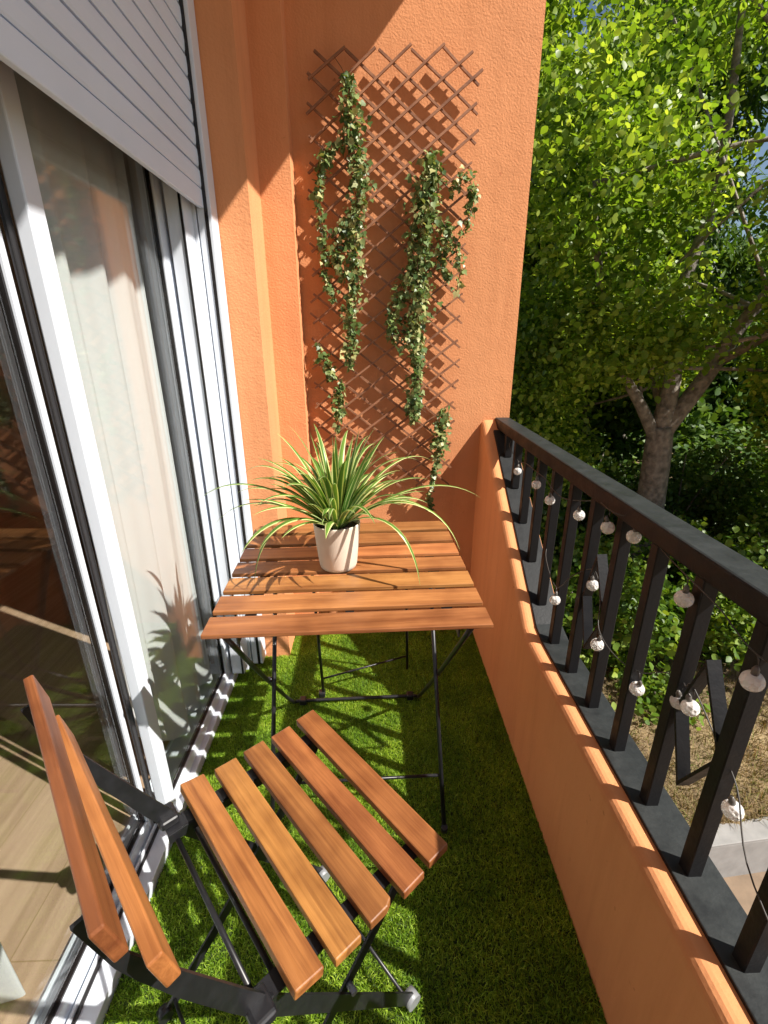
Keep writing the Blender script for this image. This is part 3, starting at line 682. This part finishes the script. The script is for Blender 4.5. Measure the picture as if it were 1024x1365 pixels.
# ------------------------------------------------------------------ trellis
tr = bmesh.new()
def sk(x, z): return x + (z - 2.04) * 0.032
W_, H_ = 0.100, 0.0765; x0, x1, z0, z1 = -0.165, 0.335, 0.66, 2.02; ex = 0.022
def clipline(cx_, cz_, sgn):
    # line z - cz = sgn*0.765*(x-cx) within the rectangle
    m = sgn * H_ / W_; xs = []
    a = max(x0, min((z0 - cz_) / m + cx_, (z1 - cz_) / m + cx_)); b = min(x1, max((z0 - cz_) / m + cx_, (z1 - cz_) / m + cx_))
    if b - a < 0.06: return None
    a -= ex * random.uniform(.5, 1.2); b += ex * random.uniform(.5, 1.2)
    return (a, cz_ + m * (a - cx_)), (b, cz_ + m * (b - cx_))
for sgn, yy in ((1, 1.823), (-1, 1.8325)):
    for k in range(-12, 34):
        seg = clipline(x0, z0 + k * H_ + (0 if sgn > 0 else H_ * .5 * 0), sgn)
        if not seg: continue
        (ax, az), (bx_, bz_) = seg; jit = random.uniform(-.005, .005)
        A = Vector((sk(ax, az), yy, az + jit)); B = Vector((sk(bx_, bz_), yy + random.uniform(-.002, .002), bz_ - jit))
        mid = (A + B) / 2 + Vector((0, random.uniform(-.002, .002), random.uniform(-.002, .002)))
        flat_bar(tr, [A, mid, B], random.uniform(.0060, .0078), 0.0080, (0, 1, 0))
tag(obj('garden_trellis', tr, M_trellis), 'expanding diamond lattice trellis of brown wood fixed on the orange wall', 'trellis')

# ------------------------------------------------------------------ artificial ivy garlands
IV = np.array([(0, 0, 0), (0.34, 0.02, 0.06), (0.46, 0.38, 0.10), (0.16, 0.62, 0.05), (0, 1, -0.05), (-0.16, 0.62, 0.05), (-0.46, 0.38, 0.10), (-0.34, 0.02, 0.06)], float)
def ivy(label, strands, seed):
    """strands: (list of (x,z,radius), leaves)"""
    p0 = strands[0][0][0]; t = empty('ivy_garland', (p0[0], 1.80, p0[1])); tag(t, label, 'ivy garland', 'ivy garlands hung on the trellis')
    r = np.random.default_rng(seed); bm = bmesh.new(); PP = []
    for pts, nl in strands:
        c = smooth_path([(a - p0[0] + (r.uniform(-.006, .006)), r.uniform(-.006, .006), b - p0[1]) for a, b, _ in pts], 6)
        tube(bm, c, 0.0016, 5)
        c = np.array(c); rad = np.interp(np.linspace(0, 1, len(c)), np.linspace(0, 1, len(pts)), [p[2] for p in pts])
        wgt = rad / rad.sum(); idx = r.choice(len(c), nl, p=wgt); nx_ = np.minimum(idx + 1, len(c) - 1); f = r.uniform(0, 1, nl)[:, None]
        base = c[idx] * (1 - f) + c[nx_] * f
        cl = r.normal(size=(nl, 3)) * rad[idx][:, None] * np.array([.55, .35, .6]) ; cl[:, 1] -= np.abs(cl[:, 1]) * .6
        PP.append(base + cl)
        for _ in range(int(nl / 26)):
            i = r.integers(0, len(c)); a = c[i]; b = a + r.normal(size=3) * rad[i] * .9; b[1] = min(b[1], .01)
            tube(bm, [a, (a + b) / 2 + np.array([0, -.006, .004]), b], .0009, 4)
    obj('stem', bm, M_twig, t)
    P = np.concatenate(PP); P[:, 1] = np.minimum(P[:, 1], 0.022)
    V, q = leafcloud(P, (0.008, 0.026), seed + 1, up=.15, out=np.array([[0.2, -0.9, 0.2]]), droop=.7, tmpl=IV); np_obj('leaves', V, q, None, M_ivy, t)
ivy('long left ivy garland trailing from the shaded top left of the trellis', [
    ([(-.057, 1.965, .012), (-.052, 1.88, .034), (-.045, 1.78, .036), (-.03, 1.68, .034), (-.045, 1.58, .030), (-.055, 1.48, .026), (-.05, 1.40, .030), (-.072, 1.30, .024), (-.062, 1.20, .022), (-.075, 1.12, .012)], 1150),
    ([(-.05, 1.80, .012), (-.11, 1.77, .018), (-.15, 1.73, .022), (-.165, 1.62, .016), (-.155, 1.50, .022), (-.15, 1.40, .012), (-.12, 1.33, .008)], 330),
    ([(-.045, 1.58, .01), (-.10, 1.54, .024), (-.11, 1.46, .018), (-.09, 1.40, .006)], 170)], 61)
ivy('small ivy sprig low on the left of the trellis', [([(-.185, 1.19, .006), (-.175, 1.14, .020), (-.155, 1.10, .018), (-.15, 1.07, .006)], 110)], 65)
ivy('short ivy sprig just above the spider plant', [([(-.11, 1.07, .004), (-.12, 1.02, .018), (-.125, .97, .020), (-.12, .93, .012), (-.13, .88, .006)], 150)], 67)
ivy('thick right ivy garland hanging down the middle of the trellis', [
    ([(.195, 1.76, .014), (.20, 1.70, .042), (.185, 1.62, .046), (.175, 1.52, .046), (.16, 1.42, .040), (.17, 1.32, .038), (.15, 1.22, .036), (.165, 1.12, .022), (.16, 1.03, .030), (.165, .96, .026), (.16, .91, .008)], 1750),
    ([(.16, 1.45, .01), (.11, 1.38, .024), (.09, 1.28, .026), (.085, 1.20, .018)], 260),
    ([(.205, 1.72, .01), (.27, 1.66, .018), (.315, 1.70, .022), (.345, 1.66, .018), (.335, 1.58, .014), (.29, 1.50, .020), (.31, 1.44, .014), (.30, 1.36, .010)], 190),
    ([(.21, 1.60, .01), (.26, 1.54, .028), (.25, 1.47, .020), (.27, 1.40, .008)], 170)], 71)
ivy('fine leaved ivy sprig at the lower right end of the trellis', [
    ([(.27, .96, .006), (.275, .92, .028), (.26, .86, .030), (.255, .79, .022), (.245, .72, .012), (.235, .64, .008), (.235, .58, .010), (.235, .55, .004)], 330)], 75)

# ------------------------------------------------------------------ folding table
tx, ty, ta = -0.056, 1.019, 0.032
tab = empty('folding_table', (tx, ty, 0.0), ta); tag(tab, 'square folding table with oiled wood slats on thin black steel legs', 'table')
for i in range(7):
    yc = -0.2785 + 0.0795 * (i + .5); bm = bmesh.new()
    hw = 0.0308; inset = 0.0
    pts = [(-.275, -hw), (.275, -hw), (.275, hw), (-.275, hw)]
    if i == 6: pts = [(-.275, -hw), (.275, -hw), (.275, hw * .2), (.262, hw), (-.262, hw), (-.275, hw * .2)]
    if i == 0: pts = [(-.262, -hw), (.262, -hw), (.275, -hw * .2), (.275, hw), (-.275, hw), (-.275, -hw * .2)][0:6] if False else pts
    prism(bm, pts, -0.0045, 0.0045, 'z', 0.0015, 2)
    s = obj('table_slat', bm, M_tablewood, tab); s.location = (0, yc, 0.6955)
    s.rotation_euler = (random.uniform(-.006, .006), random.uniform(-.002, .002), random.uniform(-.003, .003))
for sx in (-1, 1):
    bm = bmesh.new(); flat_bar(bm, [(sx * .20, -.262, .6885), (sx * .20, 0, .6880), (sx * .20, .262, .6885)], .022, .003, (0, 0, 1)); flat_bar(bm, [(sx * .211, -.262, .678), (sx * .211, .262, .678)], .018, .003, (1, 0, 0))
    obj('side_rail', bm, M_black, tab)
bm = bmesh.new(); flat_bar(bm, [(0, -.262, .6885), (0, .262, .6885)], .018, .003, (0, 0, 1)); obj('centre_rail', bm, M_black, tab)
rt = 0.0058
# frame A: top front -> floor at the rear, U shape ; frame B: top rear -> floor in front
bm = bmesh.new()
tube(bm, smooth_path([(-.243, -.235, .672), (-.236, 0.0, .38), (-.225, .29, .035), (-.205, .315, .010), (-.15, .318, .008), (.15, .318, .008), (.205, .315, .010), (.222, .29, .035), (.234, 0.0, .38), (.243, -.235, .672)], 5), rt, 10)
obj('leg_frame', bm, M_black, tab)
bm = bmesh.new()
tube(bm, [(-.215, .225, .672), (-.220, -.17, .006)], rt, 10); tube(bm, [(.222, .225, .672), (.226, -.17, .006)], rt, 10)
tube(bm, [(-.219, -.10, .115), (.225, -.10, .115)], .004, 8); tube(bm, [(-.215, .225, .672), (.222, .225, .672)], .004, 8)
obj('leg_frame', bm, M_black, tab)
for sx in (-.220, .226):
    bm = bmesh.new(); tube(bm, [(sx, -.168, -.002), (sx, -.172, .018)], .0085, 12); obj('foot_cap', bm, M_black, tab)
for sx in (-.19, .19):
    bm = bmesh.new(); box(bm, (sx - .012, .306, -.004), (sx + .012, .332, .018), .004); obj('foot_cap', bm, M_black, tab)
for sx in (-.229, .229):
    bm = bmesh.new(); tube(bm, [(sx - .008, .035, .34), (sx + .008, .035, .34)], .008, 10); obj('pivot_bolt', bm, M_black, tab)
# hinged stay under the top with its cross rod
bm = bmesh.new(); tube(bm, [(-.135, .33, .655), (-.12, .348, .012)], .005, 8); tube(bm, [(.17, .34, .655), (.195, .46, .012)], .005, 8); tube(bm, [(-.12, .348, .075), (.193, .455, .075)], .0035, 8)
box(bm, (-.137, .336, -.002), (-.113, .362, .020), .005); tube(bm, [(-.135, .33, .655), (.17, .34, .655)], .004, 8); tube(bm, [(-.135, .33, .655), (-.135, .20, .668)], .004, 8); tube(bm, [(.17, .34, .655), (.17, .20, .668)], .004, 8)
obj('stay', bm, M_black, tab)

# ------------------------------------------------------------------ flower pot and spider plant
px, py = -0.084, 1.014
pot = empty('flower_pot', (px, py, 0.700)); tag(pot, 'plain cream ceramic flower pot standing on the slatted table', 'flower pot')
bm = bmesh.new(); n = 48
prof = [(0.0, 0.001), (.0385, 0.001), (.0425, .004), (.0448, .012), (.0495, .055), (.054, .108), (.0545, .113), (.0535, .1155), (.0515, .114), (.0495, .108), (.048, .09), (0.0, .09)]
rings = []
for r_, z_ in prof: rings.append([bm.verts.new((r_ * math.cos(2 * PI * k / n), r_ * math.sin(2 * PI * k / n), z_)) for k in range(n)] if r_ > 0 else [bm.verts.new((0, 0, z_))])
for a, b in zip(rings, rings[1:]):
    for k in range(n):
        A = [a[k % len(a)], a[(k + 1) % len(a)]] if len(a) > 1 else [a[0]]; B = [b[(k + 1) % len(b)], b[k % len(b)]] if len(b) > 1 else [b[0]]
        bm.faces.new(A + B)
bmesh.ops.recalc_face_normals(bm, faces=bm.faces); obj('pot', bm, M_pot, pot, smooth=True)
bm = bmesh.new(); tube(bm, [(0, 0, .0905), (0, 0, .1015), (0, 0, .1045)], [.0478, .0486, .030], 32); obj('soil', bm, M_soil, pot)
sp = empty('spider_plant', (px, py, 0.80)); tag(sp, 'variegated spider plant with long arching striped leaves in the cream pot', 'plant')
V = []; Q = []; MI = []; rr = random.Random(5)
def sleaf(az, el, length, width, curl, base):
    k = 16; p = np.array(base, float); d = np.array([math.cos(az) * math.cos(el), math.sin(az) * math.cos(el), math.sin(el)]); st = length / k
    side = np.array([-math.sin(az), math.cos(az), 0]); tw = rr.uniform(-.05, .05); o = len(V)
    for i in range(k + 1):
        t = i / k; wd = width * (0.55 + 1.1 * t) * (1 - t ** 2.2) if t > .12 else width * (.5 + .9 * t)
        wd = max(wd, .0006); nr = np.cross(side, d); nr = nr / np.linalg.norm(nr)
        if nr[2] < 0 and i < 3: nr = -nr
        for c, f in ((-1, .30), (-.66, .14), (0, -.12), (.66, .14), (1, .30)):
            V.append(p + side * c * wd / 2 + nr * f * wd * .5)
        if i < k:
            for j in range(4):
                a = o + i * 5 + j; Q.append((a, a + 1, a + 6, a + 5)); MI.append(1 if j in (0, 3) else 0)
        g = curl * (0.25 + 1.6 * t); d = d + np.array([0, 0, -g / k]); d /= np.linalg.norm(d); side = side + nr * tw / k * 3; side -= d * side.dot(d); side /= np.linalg.norm(side)
        p = p + d * st
for i in range(92):
    az = i * 2.39996 + rr.uniform(-.3, .3); q = (i / 91)
    el = math.radians(87 - 50 * q ** .95 + rr.uniform(-7, 7)); ln = rr.uniform(.17, .265) * (1.0 if q > .15 else .85); cu = rr.uniform(0.7, 1.9) * (0.35 if q < .12 else 1)
    b = (math.cos(az) * .022 * q, math.sin(az) * .022 * q, rr.uniform(0, .008)); sleaf(az, el, ln, rr.uniform(.0135, .0205), cu, b)
for az, el, ln, cu in ((math.radians(176), .75, .36, 1.7), (math.radians(8), .62, .36, 1.3), (math.radians(165), .45, .33, 1.4), (math.radians(150), .9, .32, 1.8), (math.radians(35), .9, .33, 1.6), (math.radians(-35), .7, .30, 3.6), (math.radians(215), .7, .28, 3.6), (math.radians(-15), .75, .34, 2.6)):
    sleaf(az, el, ln, .0125, cu, (math.cos(az) * .015, math.sin(az) * .015, .004))
np_obj('leaves', np.array(V), np.array(Q), None, [M_spider_g, M_spider_w], sp, mat_idx=MI, smooth=True)

# ------------------------------------------------------------------ folding chair
ch = empty('folding_chair', (-0.119, 0.5675, 0.0), math.atan2(-0.763, 0.646)); tag(ch, 'folding chair with oiled wood slat seat and back on a black steel frame', 'chair')
for i in range(5):
    yc = (i - 2) * 0.0597; bm = bmesh.new(); hl = .1925; hw = .0217; c = .006
    pts = [(-hl, -hw), (hl, -hw), (hl, hw), (-hl, hw)]
    if i == 2: pts = [(-hl, -hw), (hl, -hw), (hl, hw - .012), (hl - .006, hw), (-hl, hw)]
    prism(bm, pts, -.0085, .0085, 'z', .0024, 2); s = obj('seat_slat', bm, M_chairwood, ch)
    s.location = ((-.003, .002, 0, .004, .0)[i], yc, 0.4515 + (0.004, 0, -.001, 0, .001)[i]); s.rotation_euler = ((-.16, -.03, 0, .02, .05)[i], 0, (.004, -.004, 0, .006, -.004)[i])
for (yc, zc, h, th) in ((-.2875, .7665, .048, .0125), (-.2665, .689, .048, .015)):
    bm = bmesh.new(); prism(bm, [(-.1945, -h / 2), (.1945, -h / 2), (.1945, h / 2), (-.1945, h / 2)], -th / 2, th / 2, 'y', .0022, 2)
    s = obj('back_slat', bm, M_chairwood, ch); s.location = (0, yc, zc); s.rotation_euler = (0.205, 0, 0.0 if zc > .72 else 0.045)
for sx in (-1, 1):
    x = sx * .160; bm = bmesh.new()   # back upright that turns down into the front leg
    flat_bar(bm, [(x, -.303, .768), (x, -.284, .690), (x, -.268, .650), (x, -.240, .585), (x, -.196, .490), (x, -.172, .442), (x * .99, -.150, .405), (x * .95, .108, .010)], [.012, .014, .018, .023, .026, .027, .027, .023], .004, (1, 0, 0))
    obj('leg', bm, M_black, ch)
    bm = bmesh.new(); x2 = sx * .142
    flat_bar(bm, smooth_path([(x2, .120, .432), (x2, .05, .34), (x2, -.10, .175), (x2 * 1.03, -.255, .004)], 3), .020, .004, (1, 0, 0)); obj('leg', bm, M_black, ch)
    bm = bmesh.new(); flat_bar(bm, [(sx * .150, -.185, .438), (sx * .150, .135, .438)], .026, .003, (0, 0, 1)); flat_bar(bm, [(sx * .137, -.185, .428), (sx * .137, .135, .428)], .018, .003, (1, 0, 0)); obj('seat_rail', bm, M_black, ch)
    bm = bmesh.new(); box(bm, (sx * .165 - .020, -.192, .440), (sx * .165 + .020, -.160, .458), .006, 3); obj('bracket', bm, M_black, ch)
    bm = bmesh.new(); tube(bm, [(sx * .150 - .010, .108, .010), (sx * .150 + .012, .108, .010)], [.0155, .0155], 20); f = obj('foot_cap', bm, M_cap, ch)
    bm = bmesh.new(); tube(bm, [(x2 * 1.03 - .009, -.256, .010), (x2 * 1.03 + .009, -.256, .010)], [.0135, .0135], 20); f = obj('foot_cap', bm, M_black, ch)
    bm = bmesh.new(); tube(bm, [(x2, -.03, .251), (sx * .160, -.03, .251)], .0055, 10); obj('pivot_bolt', bm, M_cap, ch)
for (yy, zz, r_) in ((-.172, .418, .0042), (-.140, .412, .0042), (.090, .045, .0035), (-.236, .030, .0035), (.118, .422, .004)):
    bm = bmesh.new(); tube(bm, [(-.150, yy, zz), (.150, yy, zz)], r_, 10); obj('cross_rod', bm, M_black, ch)
